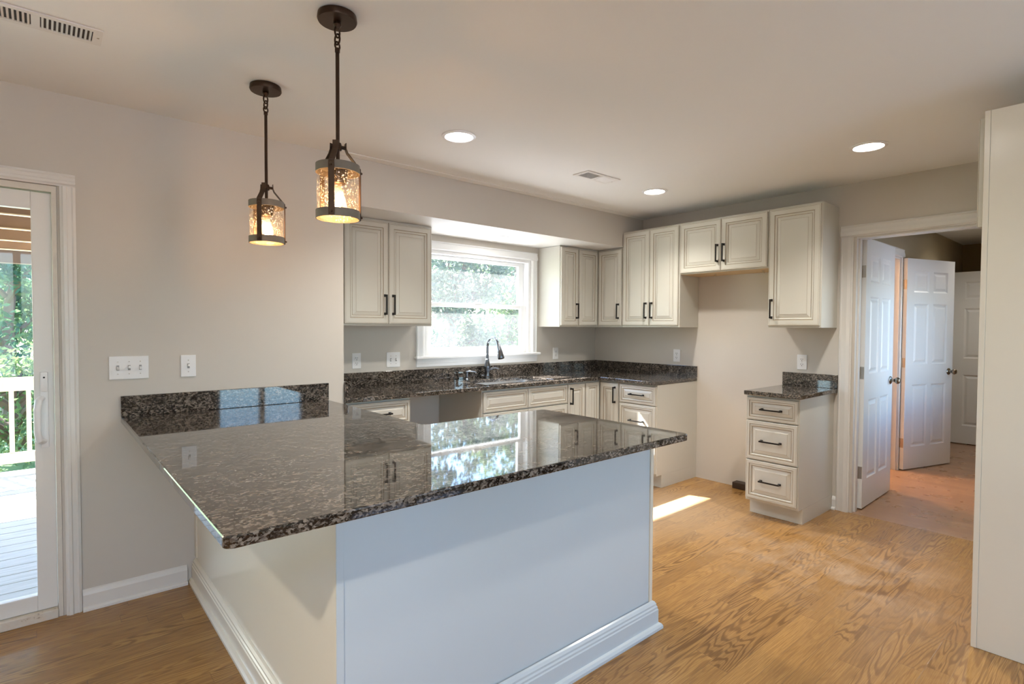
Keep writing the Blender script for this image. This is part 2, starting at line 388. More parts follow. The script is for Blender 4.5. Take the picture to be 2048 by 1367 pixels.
# unseen rest of the room: west wall, back wall with glass doors, wall behind tall cabinet
b = MB().box(-4.4, -4.26, -4.72, 0, 0, ZC); struct('wall_west', b, 'wall', 'greige side wall of the dining end', 'wall')
BX0, BX1, BZ = .25, 1.42, 2.2
CX0, CX1, CZ0 = -2.7, -1.1, .75
b = MB(); yb0, yb1 = -4.72, -4.6
b.box(-4.26, CX0, yb0, yb1, 0, ZC); b.box(CX0, CX1, yb0, yb1, 0, CZ0); b.box(CX0, CX1, yb0, yb1, BZ, ZC)
b.box(CX1, BX0, yb0, yb1, 0, ZC); b.box(BX0, BX1, yb0, yb1, BZ, ZC); b.box(BX1, XR, yb0, yb1, 0, ZC)
struct('wall_back', b, 'wall', 'greige back wall with glass door and wide window', 'wall')
b = MB().box(1.6, XR, -3.62, -3.5, 0, ZC); struct('wall_pantry', b, 'wall', 'greige wall behind the tall cabinet', 'wall')
# hall shell
HLY = -1.72
b = MB(); b.box(XR+.12, 4.08, HLY, HLY+.11, 0, ZC); b.box(4.83, 7.46, HLY, HLY+.11, 0, ZC); b.box(4.08, 4.83, HLY, HLY+.11, 2.05, ZC)
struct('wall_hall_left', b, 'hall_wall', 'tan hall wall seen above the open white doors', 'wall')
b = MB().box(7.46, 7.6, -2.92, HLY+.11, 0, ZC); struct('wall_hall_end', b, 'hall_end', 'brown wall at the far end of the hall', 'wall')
b = MB(); b.box(XR+.12, 3.6, -2.92, -2.8, 0, ZC); b.box(5.1, 7.46, -2.92, -2.8, 0, ZC); b.box(3.6, 5.1, -2.92, -2.8, 1.85, ZC); b.box(3.6, 5.1, -2.92, -2.8, 0, .75)  # opening out of view, added and sized to light the hall doors
struct('wall_hall_right', b, 'hall_wall', 'tan hall wall with an added, unseen daylight opening', 'wall')
b = MB(); b.box(3.4, 3.5, HLY+.11, .6, 0, ZC); b.box(5.9, 6.0, HLY+.11, .6, 0, ZC); b.box(3.4, 6.0, .6, .7, 0, ZC)
struct('wall_side_room', b, 'wall', 'walls of the side room off the hall', 'wall')

# ------------------------------------------------------------------ trim
def casing_profile(w, t):
    return [(0, 0), (w, 0), (w, -t*.55), (w-.010, -t*.8), (w-.016, -t*.62), (w-.03, -t*.75), (w-.05 if w > .06 else w-.034, -t), (.012, -t), (.006, -t*.7), (0, -t*.6)]
BB = [(0, 0), (-.015, 0), (-.015, .075), (-.011, .088), (-.006, .096), (0, .1)]   # baseboard (y, z) against wall y=0
SH = [(-.015, 0), (-.028, 0), (-.027, .010), (-.021, .018), (-.015, .02)]
b = MB(); b.extrude_profile(BB, 'x', -1.308, -.872); b.extrude_profile(SH, 'x', -1.308, -.872)
struct('baseboard_left', b, 'trim', 'white baseboard on the wall between sliding door and peninsula', 'baseboard')
b = MB(); b.extrude_profile([(XR+u, z) for u, z in BB], 'y', -1.781, -1.756); b.extrude_profile([(XR+u, z) for u, z in SH], 'y', -1.781, -1.756)
struct('baseboard_right', b, 'trim', 'short piece of white baseboard between drawer cabinet and hall casing', 'baseboard')
b = MB(); b.extrude_profile([(HLY+u, z) for u, z in BB], 'x', XR+.12, 3.99); b.extrude_profile([(HLY+u, z) for u, z in BB], 'x', 4.92, 7.46)
struct('baseboard_hall', b, 'trim', 'white baseboard along the hall wall', 'baseboard')

# ------------------------------------------------------------------ door 1: sliding glass door
def sliding_door():
    d = thing('door_1', 'white sliding glass door to the deck', 'door', (0, 0, 0), kind='structure')
    # casing around
    b = MB(); x1 = -1.310; w = .058
    pr = casing_profile(w, .02)
    b.extrude_profile([(x1-w+u, v) for u, v in pr], 'z', 0, 2.0049)
    b.extrude_profile([(DX0-u, v) for u, v in pr], 'z', 0, 2.0049)
    b.extrude_profile([(v, 2.005+u) for u, v in pr], 'x', DX0-w, x1-.0005)
    b.build('casing', 'trim', d)
    b = MB(); b.box(-1.397, -1.379, .002, WT, .0, 2.003); b.box(DX0+.001, DX0+.02, .002, WT, 0, 2.003); b.box(DX0+.02, -1.397, .002, WT, 1.975, 2.003)
    b.build('jamb', 'jamb', d)
    b = MB().box(DX0+.02, -1.3975, -.012, WT, .0005, .042, .004); b.build('threshold', 'threshold', d, label='worn scuffed wood threshold')
    def sash(x0, x1, y0, y1, hdl):
        b = MB(); st = .072
        b.box(x1-st, x1, y0, y1, .045, 1.970, .003); b.box(x0, x0+st, y0, y1, .045, 1.970, .003)
        b.box(x0+st, x1-st, y0, y1, 1.892, 1.970, .003); b.box(x0+st, x1-st, y0, y1, .045, .117, .003)
        s = b.build('sash', 'vinyl', d)
        MB().box(x0+st, x1-st, y0+.015, y0+.021, .117, 1.892).build('glass', 'pane', s)
        if hdl:
            b = MB(); xc = x1-.036
            b.box(xc-.014, xc+.014, y0-.008, y0-.0005, .80, 1.15, .003)
            b.box(xc-.012, xc+.012, y0-.022, y0-.008, 1.06, 1.15, .003)
            pts = [(xc-.01, y0-.006, 1.03), (xc-.02, y0-.035, 1.02), (xc-.026, y0-.05, .98), (xc-.026, y0-.05, .88), (xc-.02, y0-.04, .84), (xc-.008, y0-.006, .83)]
            b.tube(pts, [.012, .012, .011, .011, .012, .014], 12, sx=1.0, sy=1.2)
            h = b.build('handle', 'plate', s)
            MB().lathe([(.004, 0), (.004, .002)], (0, 0, 0), 10, mtx=Matrix.Translation((xc, y0-.022, 1.125)) @ Matrix.Rotation(R(90), 4, 'X')).build('lock_hole', 'slot', h)
    sash(-2.28, -1.398, .018, .058, True)
    sash(-3.075, -2.21, .066, .106, False)
sliding_door()

# ------------------------------------------------------------------ kitchen window
def window():
    w = thing('window_1', 'white double hung kitchen window over the sink', 'window', (0, 0, 0), kind='structure')
    x0, x1, z0, z1 = WX0, WX1, WZ0, WZ1; yf = YW
    cw = .075
    pr = casing_profile(cw, .02)
    b = MB()
    b.extrude_profile([(x1+u, yf+v) for u, v in pr], 'z', z0, z1-.0001)
    b.extrude_profile([(x0-u, yf+v) for u, v in pr], 'z', z0, z1-.0001)
    b.extrude_profile([(yf+v, z1+u) for u, v in pr], 'x', x0-cw, x1+cw)
    b.build('casing', 'winwhite', w)
    b = MB().box(x0-cw-.018, x1+cw+.02, yf-.05, yf+.10, z0-.022, z0-.0005, .006); b.build('stool', 'winwhite', w)
    b = MB(); b.extrude_profile([(yf, z0-.0225), (yf-.02, z0-.0225), (yf-.018, z0-.055), (yf-.012, z0-.068), (yf-.010, z0-.088), (yf, z0-.09)], 'x', x0-cw, x1+cw); b.build('apron', 'winwhite', w)
    b = MB(); b.box(x1-.03, x1-.001, yf+.001, yf+.14, z0, z1); b.box(x0+.001, x0+.03, yf+.001, yf+.14, z0, z1); b.box(x0+.03, x1-.03, yf+.001, yf+.14, z1-.025, z1-.001)
    b.box(x0+.03, x1-.03, yf+.10, yf+.14, z0, z0+.02); b.build('frame', 'winwhite', w)
    zm = 1.555
    def sash(ya, yb, za, zb, bot):
        b = MB(); st = .062
        b.box(x0+.031, x0+.031+st, ya, yb, za, zb, .004); b.box(x1-.031-st, x1-.031, ya, yb, za, zb, .004)
        b.box(x0+.031+st, x1-.031-st, ya, yb, zb-.034, zb, .004); b.box(x0+.031+st, x1-.031-st, ya, yb, za, za+bot, .004)
        s = b.build('sash', 'winwhite', w)
        MB().box(x0+.031+st, x1-.031-st, (ya+yb)/2-.002, (ya+yb)/2+.002, za+bot, zb-.034).build('glass', 'dustypane', s)
        return s
    lo = sash(yf+.035, yf+.068, z0+.002, zm+.017, .062)
    up = sash(yf+.072, yf+.105, zm-.017, z1-.026, .034)
    MB().box(1.5, 1.58, yf+.028, yf+.05, zm+.018, zm+.030, .003).build('lock', 'winwhite', lo)
window()
# window and glass door in the back wall (daylight behind the viewpoint)
def back_window(name, x0, x1, z0, z1, n, label, cat):
    w = thing(name, label, cat, (0, 0, 0), kind='structure')
    b = MB(); y0, y1 = -4.71, -4.61; t = .06
    b.box(x0, x1, y0, y1, z0+.001, z0+t); b.box(x0, x1, y0, y1, z1-t, z1-.001)
    for k in range(n+1):
        xc = x0+(x1-x0)*k/n; a = max(x0+.001, xc-t/2 if 0 < k < n else xc-t); e = min(x1-.001, xc+t/2 if 0 < k < n else xc+t)
        b.box(a, e, y0, y1, z0+t, z1-t)
    b.build('frame', 'winwhite', w)
    for k in range(n):
        MB().box(x0+(x1-x0)*k/n+t*.5, x0+(x1-x0)*(k+1)/n-t*.5, -4.662, -4.658, z0+t, z1-t).build('glass', 'pane', w)
back_window('door_5', BX0, BX1, 0, BZ, 2, 'white two panel glass door in the back wall', 'door')
back_window('window_2', CX0, CX1, CZ0, BZ, 3, 'wide three pane window in the back wall', 'window')

# ------------------------------------------------------------------ hall opening casing and six panel doors
def hall_casing():
    d = thing('trim_2', 'white casing around the hall opening', 'door casing', (0, 0, 0), kind='structure')
    pr = casing_profile(.085, .02)
    b = MB()
    yi = HY0+.018
    b.extrude_profile([(XR+v, yi+u) for u, v in pr], 'z', 0, 2.0369)
    b.extrude_profile([(XR+v, HY1-.018-u) for u, v in pr], 'z', 0, 2.0369)
    b.extrude_profile([(XR+v, 2.037+u) for u, v in pr], 'y', HY1-.018-.085, yi+.085)
    b.build('casing', 'trim', d)
    b = MB(); b.box(XR+.001, XR+.121, HY0-.0005, HY0+.0175, 0, HZ); b.box(XR+.001, XR+.121, HY1-.0175, HY1+.0005, 0, HZ); b.box(XR+.001, XR+.121, HY1+.001, HY0-.001, HZ-.016, HZ-.0005)
    b.box(XR+.04, XR+.075, HY0-.012, HY0-.0005, 0, HZ-.016)
    b.build('jamb', 'trim', d)
hall_casing()
PANELS = [(1.709, 1.912), (1.011, 1.598), (.213, .816)]
def six_panel(wd, ht=2.03, t=.035):
    """leaf, hinge edge at x=0, runs +x, faces at y=0 (front, -y) and y=t"""
    bm = bmesh.new()
    xs = [0, wd*.145, wd*.455, wd*.545, wd*.855, wd]; zs = [0]
    for a, c in PANELS[::-1]: zs += [a, c]
    zs.append(ht)
    for side in (0, 1):
        y = 0 if side == 0 else t; sg = 1 if side == 0 else -1
        for i in range(5):
            for j in range(len(zs)-1):
                xa, xb, za, zb = xs[i], xs[i+1], zs[j], zs[j+1]
                ispan = i in (1, 3) and j % 2 == 1
                if not ispan:
                    bm.faces.new([bm.verts.new(q) for q in ((xa, y, za), (xb, y, za), (xb, y, zb), (xa, y, zb))])
                else:
                    prev = None
                    for ins, dy in ((0, 0), (.004, .003), (.014, .009), (.022, .009), (.042, .002), (.046, .0015)):
                        rg = [bm.verts.new(q) for q in ((xa+ins, y+sg*dy, za+ins), (xb-ins, y+sg*dy, za+ins), (xb-ins, y+sg*dy, zb-ins), (xa+ins, y+sg*dy, zb-ins))]
                        if prev:
                            for k in range(4): bm.faces.new([prev[k], prev[(k+1) % 4], rg[(k+1) % 4], rg[k]])
                        prev = rg
                    bm.faces.new(prev)
    for q in (((0, 0, 0), (0, t, 0), (0, t, ht), (0, 0, ht)), ((wd, 0, 0), (wd, 0, ht), (wd, t, ht), (wd, t, 0)), ((0, 0, 0), (wd, 0, 0), (wd, t, 0), (0, t, 0)), ((0, 0, ht), (0, t, ht), (wd, t, ht), (wd, 0, ht))):
        bm.faces.new([bm.verts.new(p) for p in q])
    bmesh.ops.remove_doubles(bm, verts=bm.verts[:], dist=1e-5)
    mb = MB(); mb.bm.free(); mb.bm = bm; return mb
def knob_mb(y, sg):
    b = MB(); mt = Matrix.Translation((0, y, 0)) @ Matrix.Rotation(R(90*sg), 4, 'X')
    b.lathe([(.0, 0), (.033, 0), (.033, .004), (.026, .010), (.012, .013), (.011, .028), (.020, .036), (.027, .046), (.028, .056), (.022, .066), (.010, .070), (0, .070)], n=24, mtx=mt, cap=(False, False))
    return b
def door_leaf(name, label, loc, rot, wd, hinge_z, hinge_mat, two_knob=True):
    d = thing(name, label, 'door', loc, rot, kind='structure')
    six_panel(wd).build('leaf', 'door', d, (0, 0, .01))
    for sg, y in ((1, -.0005), (-1, .0355)):
        k = knob_mb(y, sg).build('knob', 'knob', d, (wd-.065, 0, .94))
    for z in hinge_z:
        b = MB(); b.box(-.002, .0, .003, .034, z-.045, z+.045); b.tube([(-.004, .04, z-.045), (-.004, .04, z+.045)], .006, 10)
        b.box(-.004, -.002, .04, .068, z-.045, z+.045)
        h = b.build('hinge', hinge_mat, d)
    return d
# leaf A: open 90 degrees into the hall, its visible face looks to -y
door_leaf('door_2', 'white six panel door nearest the kitchen, standing open beside the casing', (3.228, -1.912, 0), R(1.0), .735, (1.792, 1.034, .281), 'nickel')
# leaf B: hinged on the hall wall, folded back
door_leaf('door_3', 'white six panel door farther down the hall with peach lit hinges', (4.838, -1.776, 0), R(-18.0), .735, (1.79, 1.04, .265), 'copperhinge')
def side_casing():
    d = thing('trim_3', 'white casing and jamb of the side doorway in the hall', 'door casing', (0, 0, 0), kind='structure')
    pr = casing_profile(.083, .018); b = MB()
    b.extrude_profile([(4.085-u, HLY+v) for u, v in pr], 'z', 0, 2.0469); b.extrude_profile([(4.825+u, HLY+v) for u, v in pr], 'z', 0, 2.0469)
    b.extrude_profile([(HLY+v, 2.047+u) for u, v in pr], 'x', 4.0, 4.908)
    b.build('casing', 'trim', d)
    b = MB(); b.box(4.081, 4.097, HLY+.001, HLY+.109, 0, 2.048); b.box(4.812, 4.829, HLY+.001, HLY+.109, 0, 2.048); b.box(4.097, 4.812, HLY+.001, HLY+.109, 2.03, 2.048); b.box(4.80, 4.812, HLY+.045, HLY+.08, 0, 2.03)
    b.build('jamb', 'trim', d)
side_casing()
# leaf C: at the far end, face towards the kitchen
def far_door():
    d = thing('door_4', 'pale six panel door at the far end of the hall', 'door', (6.84, -1.75, 0), R(-90), kind='structure')
    six_panel(.76).build('leaf', 'door', d, (0, 0, .01))
far_door()

# ------------------------------------------------------------------ cabinets
def front(mb, x0, x1, z0, z1, frame, t=.02, y=0):
    """raised panel front with tan glaze in the grooves; back at y, face at y-t. material 0 cream, 1 glaze"""
    bm = mb.bm; w, h = x1-x0, z1-z0
    f = frame; lim = min(w, h)/2-.012
    raise_ = .026
    if f+raise_+.008 > lim:
        k = lim/(f+raise_+.008); f *= k; raise_ *= k
    prof = [(0, 0, 0), (0, -t+.004, 0), (.0012, -t+.0022, 1), (.004, -t, 0), (.0075, -t, 0), (.009, -t+.0008, 1), (.0105, -t, 0),
            (f-.018, -t, 0), (f-.0165, -t+.003, 1), (f-.014, -t+.0035, 1), (f-.008, -t+.0015, 0), (f-.003, -t+.004, 0),
            (f, -t+.0095, 0), (f+.0030, -t+.0098, 1), (f+.004, -t+.0095, 0), (f+raise_, -t+.003, 0), (f+raise_+.0015, -t+.0022, 1), (f+raise_+.003, -t+.0022, 0)]
    prev = None
    for ins, dy, mi in prof:
        rg = [bm.verts.new(q) for q in ((x0+ins, y+dy, z0+ins), (x1-ins, y+dy, z0+ins), (x1-ins, y+dy, z1-ins), (x0+ins, y+dy, z1-ins))]
        if prev:
            for k in range(4):
                fc = bm.faces.new([prev[k], prev[(k+1) % 4], rg[(k+1) % 4], rg[k]]); fc.material_index = mi
        else: bm.faces.new(rg[::-1])
        prev = rg
    bm.faces.new(prev); return mb
def pull_mesh():
    b = MB(); L = .145
    b.box(-.005, .005, -.035, -.025, -L/2, L/2, .0015)
    for z in (-L/2+.007, L/2-.007): b.box(-.005, .005, -.027, -.0002, z-.007, z+.007, .0012)
    for z in (-L/2+.007, L/2-.007): b.box(-.0075, .0075, -.003, -.0001, z-.0095, z+.0095, .001)
    bmesh.ops.recalc_face_normals(b.bm, faces=b.bm.faces[:])
    me = bpy.data.meshes.new('handle'); b.bm.to_mesh(me); b.bm.free(); me.materials.append(M['black']); return me
PULL = pull_mesh()
T = .02
def add_front(root, kind, x0, x1, z0, z1, handle=None, frame=None, y=0, rot=0, loc=(0, 0, 0)):
    fr = frame or (.058 if kind == 'door' else .042)
    o = front(MB(), x0, x1, z0, z1, fr, T).build(kind, ['cream', 'glaze'], root, loc)
    if rot: o.rotation_euler = (0, 0, rot)
    if handle:
        hx, hz, ori = handle
        h = link('handle', PULL, o, (hx, -T, hz))
        if ori == 'h': h.rotation_euler = (0, R(90), 0)
    return o
def cabinet(name, label, loc, rot, Wd, D, z0, z1, fronts, toe=0, cat='cabinet', body_mi='cream', group=None):
    """root at the front-left corner of the case; x along the front, y into the case"""
    root = thing(name, label, cat, (loc[0], loc[1], z0 if not toe else 0), rot, group)
    zo = 0 if toe else z0
    b = MB()
    if toe:
        b.box(0, Wd, 0, D, toe, z1, .0015); b.box(.0, Wd, .07, D, .001, toe)
        b.build('body', body_mi, root)
    else:
        b.box(0, Wd, 0, D, 0, z1-z0, .0015); b.build('body', body_mi, root)
    for kind, x0, x1, a, c, hd in fronts:
        add_front(root, kind, x0, x1, a-zo, c-zo, (hd[0], hd[1]-zo, hd[2]) if hd else None)
    return root
g = .002
HZU = 1.522      # centre height of upper cabinet pulls
XBF = 2.794      # right wall upper cases, front plane (doors stand 2 cm proud)
YBF = .316
UB, UT = 1.370, 2.270
# left of the window
Wd = .72
cabinet('wall_cabinet', 'cream two door wall cabinet left of the window, under the header', (.126, YBF), 0, Wd, YW-YBF-.001, UB, ZS-.002,
        [('door', .010, .3435, 1.385, 2.112, (.314, HZU, 'v')), ('door', .3465, Wd-.012, 1.385, 2.112, (.378, HZU, 'v'))])
# right of the window, single door
cabinet('wall_cabinet', 'cream narrow wall cabinet right of the window with a pale bare side', (2.251, YBF), 0, .243, YW-YBF-.001, UB, ZS-.002,
        [('door', .006, .238, 1.385, 2.118, (.208, HZU, 'v'))])
# corner L-shaped cabinet
def corner_upper():
    root = thing('corner_cabinet', 'cream L-shaped corner wall cabinet with two narrow doors', 'cabinet', (2.4955, YBF, UB))
    b = MB(); h = ZS-.002-UB; x1 = XBF-2.4955
    b.extrude_profile([(0, 0), (x1, 0), (x1, -YBF+.001), (XR-2.4955-.001, -YBF+.001), (XR-2.4955-.001, YW-YBF-.001), (0, YW-YBF-.001)], 'z', 0, h)
    b.build('body', 'cream', root)
    add_front(root, 'door', .004, x1-T-.003, .015, h-.014, None)
    add_front(root, 'door', .0, YBF-.030, .015, h-.014, (YBF-.030-.032, HZU-UB, 'v'), rot=R(-90), loc=(x1, -.022, 0))
corner_upper()
def rw(name, label, ya, yb, z0, z1, fronts, **k):     # right wall cabinet running from ya (far) to yb (near)
    return cabinet(name, label, (XBF, ya), R(-90), ya-yb, XR-XBF-.001, z0, z1, fronts, **k)
w = .6135
rw('wall_cabinet', 'tall cream two door wall cabinet between the corner and the range gap', -.0015, -.615, UB, UT,
   [('door', .006, w/2-.0015, 1.385, 2.256, (w/2-.032, HZU, 'v')), ('door', w/2+.0015, w-.008, 1.385, 2.256, (w/2+.032, HZU, 'v'))])
w = .764
oc = rw('wall_cabinet', 'short cream two door cabinet above the empty range gap', -.618, -1.382, 1.826, UT,
   [('door', .006, w/2-.0015, 1.836, 2.256, (w/2-.028, 1.978, 'v')), ('door', w/2+.0015, w-.006, 1.836, 2.256, (w/2+.028, 1.978, 'v'))])
for dx in (.25, .66):
    b = MB(); b.box(dx-.01, dx+.01, .13, .15, -.004, -.0005, .001); b.tube([(dx, .14, -.004), (dx, .14, -.014), (dx+.006, .14, -.02), (dx+.012, .14, -.015)], .003, 8); b.build('hook', 'copperhinge', oc)
MB().box(.003, .761, .003, .30, -.0012, -.0002).build('raw_bottom', 'raw', oc, label='unpainted wood underside')
w = .378
rw('wall_cabinet', 'tall cream single door wall cabinet next to the hall casing', -1.385, -1.763, UB, UT,
   [('door', .006, w-.008, 1.385, 2.256, (.034, 1.512, 'v'))])

# base cabinets
BT = .8815          # top of base cases, under the slab
YB0 = .020          # window-wall base case front plane
XB0 = 2.482         # right-wall base case front plane
dz = (.706, .866)
cabinet('base_cabinet', 'cream base cabinet with one drawer left of the dishwasher gap', (.02, YB0), 0, .462, YW-YB0-.002, 0, BT,
        [('drawer', .012, .456, dz[0], dz[1], (.234, .786, 'h')), ('door', .012, .456, .13, .698, (.40, .60, 'v'))], toe=.11)
w = .935
def sink_base():
    root = thing('sink_cabinet', 'cream sink base cabinet with two false drawer fronts right of dishwasher gap', 'cabinet', (1.105, YB0, 0))
    b = MB(); D = YW-YB0-.002
    b.box(0, .018, 0, D, .11, BT); b.box(w-.018, w, 0, D, .11, BT); b.box(.018, w-.018, 0, .02, .11, BT); b.box(.018, w-.018, D-.012, D, .11, BT); b.box(.018, w-.018, .02, D-.012, .11, .13); b.box(0, w, .07, D, .001, .11)
    b.build('body', 'cream', root)
    for x0, x1 in ((.006, w/2-.0015), (w/2+.0015, w-.004)): add_front(root, 'drawer', x0, x1, dz[0], dz[1])
    for x0, x1, hx in ((.006, w/2-.0015, w/2-.035), (w/2+.0015, w-.004, w/2+.035)): add_front(root, 'door', x0, x1, .13, .698, (hx, .60, 'v'))
sink_base()
cabinet('base_cabinet', 'narrow cream base cabinet with one full height door right of the sink cabinet', (2.041, YB0), 0, .230, YW-YB0-.002, 0, BT,
        [('door', .003, .224, .13, .866, (.032, .762, 'v'))], toe=.11)
def corner_base():
    root = thing('corner_cabinet', 'cream L-shaped corner base cabinet under the worktop bend', 'cabinet', (2.272, YB0, 0))
    x1 = XB0-2.272; D = YW-YB0-.002; X2 = XR-2.272-.001; yn = -.238
    b = MB(); b.extrude_profile([(0, 0), (x1, 0), (x1, yn), (X2, yn), (X2, D), (0, D)], 'z', .11, BT)
    b.extrude_profile([(0, .07), (x1+.07, .07), (x1+.07, yn), (X2, yn), (X2, D), (0, D)], 'z', .001, .11)
    b.build('body', 'cream', root)
    add_front(root, 'door', .003, x1-T-.002, .13, .866)
    add_front(root, 'door', .0, -yn-.030, .13, .866, (-yn-.030-.034, .762, 'v'), rot=R(-90), loc=(x1, -.024, 0))
corner_base()
def drawers(w, hz=(.786, .555, .27)):
    zz = ((.706, .866), (.418, .699), (.13, .411))
    return [('drawer', .006, w-.006, a, c, (w/2, (a+c)/2, 'h')) for a, c in zz]
D_ = XR-XB0-.002
cabinet('base_cabinet', 'cream three drawer base cabinet at the end of the worktop, beside the range gap', (XB0, -.220), R(-90), .3925, D_, 0, BT, drawers(.3925), toe=.11)
cabinet('base_cabinet', 'freestanding cream three drawer base cabinet beside the hall casing', (XB0, -1.383), R(-90), .371, D_, 0, BT, drawers(.371), toe=.11)

# tall refrigerator cabinet at the right edge
def tall_cabinet():
    root = thing('tall_cabinet', 'tall cream refrigerator cabinet side panel at the right edge', 'cabinet', (1.5825, -2.845, 0))
    b = MB(); d = .62
    b.box(0, .019, -d, 0, .001, 2.279, .001); b.build('side_panel', 'panel', root)
    MB().box(.99, 1.009, -d, 0, .001, 2.279, .001).build('side_panel', 'panel', root)
    MB().box(-.003, .035, .0005, .02, .001, 2.279, .0015).build('face_stile', 'panel', root)
    MB().box(.974, 1.009, .0005, .02, .001, 2.279, .0015).build('face_stile', 'panel', root)
    MB().box(.0195, .9895, -d, -.001, 1.80, 2.279, .001).build('body', 'cream', root)
    o = front(MB(), 0, .49, 0, .455, .058).build('door', ['cream', 'glaze'], root, (.503, .0205, 1.80)); o.rotation_euler = (0, 0, R(180))
    link('handle', PULL, o, (.034, -T, .15))
    o = front(MB(), 0, .49, 0, .455, .058).build('door', ['cream', 'glaze'], root, (.997, .0205, 1.80)); o.rotation_euler = (0, 0, R(180))
    link('handle', PULL, o, (.456, -T, .15))
tall_cabinet()

# ------------------------------------------------------------------ peninsula base
PL, PF, PR, PK = -.830, -1.845, .652, -1.150
def peninsula_base():
    root = thing('peninsula_cabinet', 'cream panelled peninsula base under the large granite counter', 'cabinet', (PL, PF, 0))
    ox, oy = -PL, -PF
    def P(pts): return [(x+ox, y+oy) for x, y in pts]
    # hidden carcase
    b = MB(); b.extrude_profile(P([(PL+.02, PF+.02), (PR-.02, PF+.02), (PR-.02, PK), (-.13, PK), (-.13, -.002), (PL+.02, -.002)]), 'z', .001, BT); b.build('body', 'cream', root)
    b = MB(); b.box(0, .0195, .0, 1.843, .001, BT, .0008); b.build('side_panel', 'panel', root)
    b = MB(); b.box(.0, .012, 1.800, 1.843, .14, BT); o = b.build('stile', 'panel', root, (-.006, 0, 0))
    b = MB(); b.box(.0200, PR-PL-.0205, .0, .0195, .001, BT, .0008); b.build('front_panel', 'panel_skylit', root)
    MB().box(.0, .022, -.004, -.0005, .14, BT, .001).build('corner_stile', 'panel_skylit', root)
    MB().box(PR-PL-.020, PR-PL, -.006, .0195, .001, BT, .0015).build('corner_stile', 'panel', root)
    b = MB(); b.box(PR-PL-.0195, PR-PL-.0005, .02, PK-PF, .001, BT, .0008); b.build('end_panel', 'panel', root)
    # base moulding: left, front, right (profile: distance out, height)
    mp = [(0, 0), (.036, 0), (.036, .012), (.030, .022), (.020, .026), (.020, .085), (.017, .090), (.017, .098), (.013, .104), (.013, .112), (.007, .122), (.0, .126)]
    X0, X1, Y0, Y1 = 0, PR-PL, -.0065, PK-PF
    bm = bmesh.new(); cols = []
    for o_, z in mp:
        cols.append([bm.verts.new(q) for q in ((X0-.0005-o_, 1.842, z+.0005), (X0-.0005-o_, Y0-o_, z+.0005), (X1+.0005+o_, Y0-o_, z+.0005), (X1+.0005+o_, Y1, z+.0005))])
    for a, c in zip(cols, cols[1:]+cols[:1]):
        for k in range(3): bm.faces.new([a[k], a[k+1], c[k+1], c[k]]).material_index = 1 if k == 1 else 0
    for k in (0, 3): bm.faces.new([c[k] for c in cols])
    mb = MB(); mb.bm.free(); mb.bm = bm; mb.build('base_moulding', ['panel', 'panel_skylit'], root)
peninsula_base()

# ------------------------------------------------------------------ granite worktops
def slab_mb(xs, ys, solid, z0, z1, bev=.004, round_=()):
    """cells of a rectangular grid merged to one slab with eased edges"""
    bm = bmesh.new()
    for i in range(len(xs)-1):
        for j in range(len(ys)-1):
            if solid(i, j): bm.faces.new([bm.verts.new((x, y, z1)) for x, y in ((xs[i], ys[j]), (xs[i+1], ys[j]), (xs[i+1], ys[j+1]), (xs[i], ys[j+1]))])
    bmesh.ops.remove_doubles(bm, verts=bm.verts[:], dist=1e-5)
    ex = bmesh.ops.extrude_face_region(bm, geom=bm.faces[:])
    for v in ex['geom']:
        if isinstance(v, bmesh.types.BMVert): v.co.z = z0
    bmesh.ops.recalc_face_normals(bm, faces=bm.faces[:])
    bmesh.ops.dissolve_limit(bm, angle_limit=R(1), verts=bm.verts[:], edges=bm.edges[:])
    if round_:
        ed = [e for e in bm.edges if abs(e.verts[0].co.z-e.verts[1].co.z) > .01 and any((e.verts[0].co.xy-Vector(q)).length < .001 for q in round_)]
        bmesh.ops.bevel(bm, geom=ed, offset=.022, segments=5, affect='EDGES', profile=.5)
    ed = [e for e in bm.edges if len(e.link_faces) == 2 and e.calc_face_angle(0) > R(60)]
    bmesh.ops.bevel(bm, geom=ed, offset=bev, segments=2, affect='EDGES', profile=.5, clamp_overlap=True)
    mb = MB(); mb.bm.free(); mb.bm = bm; return mb
ZT0 = CT-.030
c = thing('peninsula_countertop', 'large dark granite L-shaped counter of the peninsula', 'countertop', (0, 0, 0))
XA, YFp, XBp, YBk, XDp = -1.149, -2.022, .662, -1.122, -.105
slab_mb([XA, XDp, XBp], [YFp, YBk, -.001], lambda i, j: not (i == 1 and j == 1), ZT0, CT, .005, [(XA, YFp), (XBp, YFp), (XBp, YBk), (XDp, YBk)]).build('slab', 'granite', c)
MB().box(XA, XDp, -.0205, -.001, CT+.0005, CT+.104, .002).build('backsplash', 'granite', c)
c = thing('sink_countertop', 'dark granite L-shaped worktop along the window and range gap walls', 'countertop', (0, 0, 0))
SX0, SX1, SY0, SY1 = 1.20, 1.955, .085, .455
slab_mb([.001, SX0, SX1, 2.436, XR-.001], [-.6145, -.028, SY0, SY1, YW-.001], lambda i, j: (j > 0 or i == 3) and not (i == 1 and j == 2), ZT0, CT, .004).build('slab', 'granite', c)
MB().box(.0215, XR-.0215, YW-.0205, YW-.001, CT+.0005, CT+.103, .002).build('backsplash', 'granite', c)
MB().box(XR-.0205, XR-.001, -.6145, YW-.001, CT+.0005, CT+.103, .002).build('backsplash', 'granite', c)
MB().box(.001, .0205, -.02, YW-.001, CT+.0005, CT+.103, .002).build('backsplash', 'granite', c)
c = thing('small_countertop', 'small dark granite top on the freestanding drawer cabinet', 'countertop', (0, 0, 0))
slab_mb([2.440, XR-.001], [-1.778, -1.378], lambda i, j: True, ZT0, CT, .004).build('slab', 'granite', c)
MB().box(XR-.0205, XR-.001, -1.778, -1.379, CT+.0005, CT+.103, .002).build('backsplash', 'granite', c)

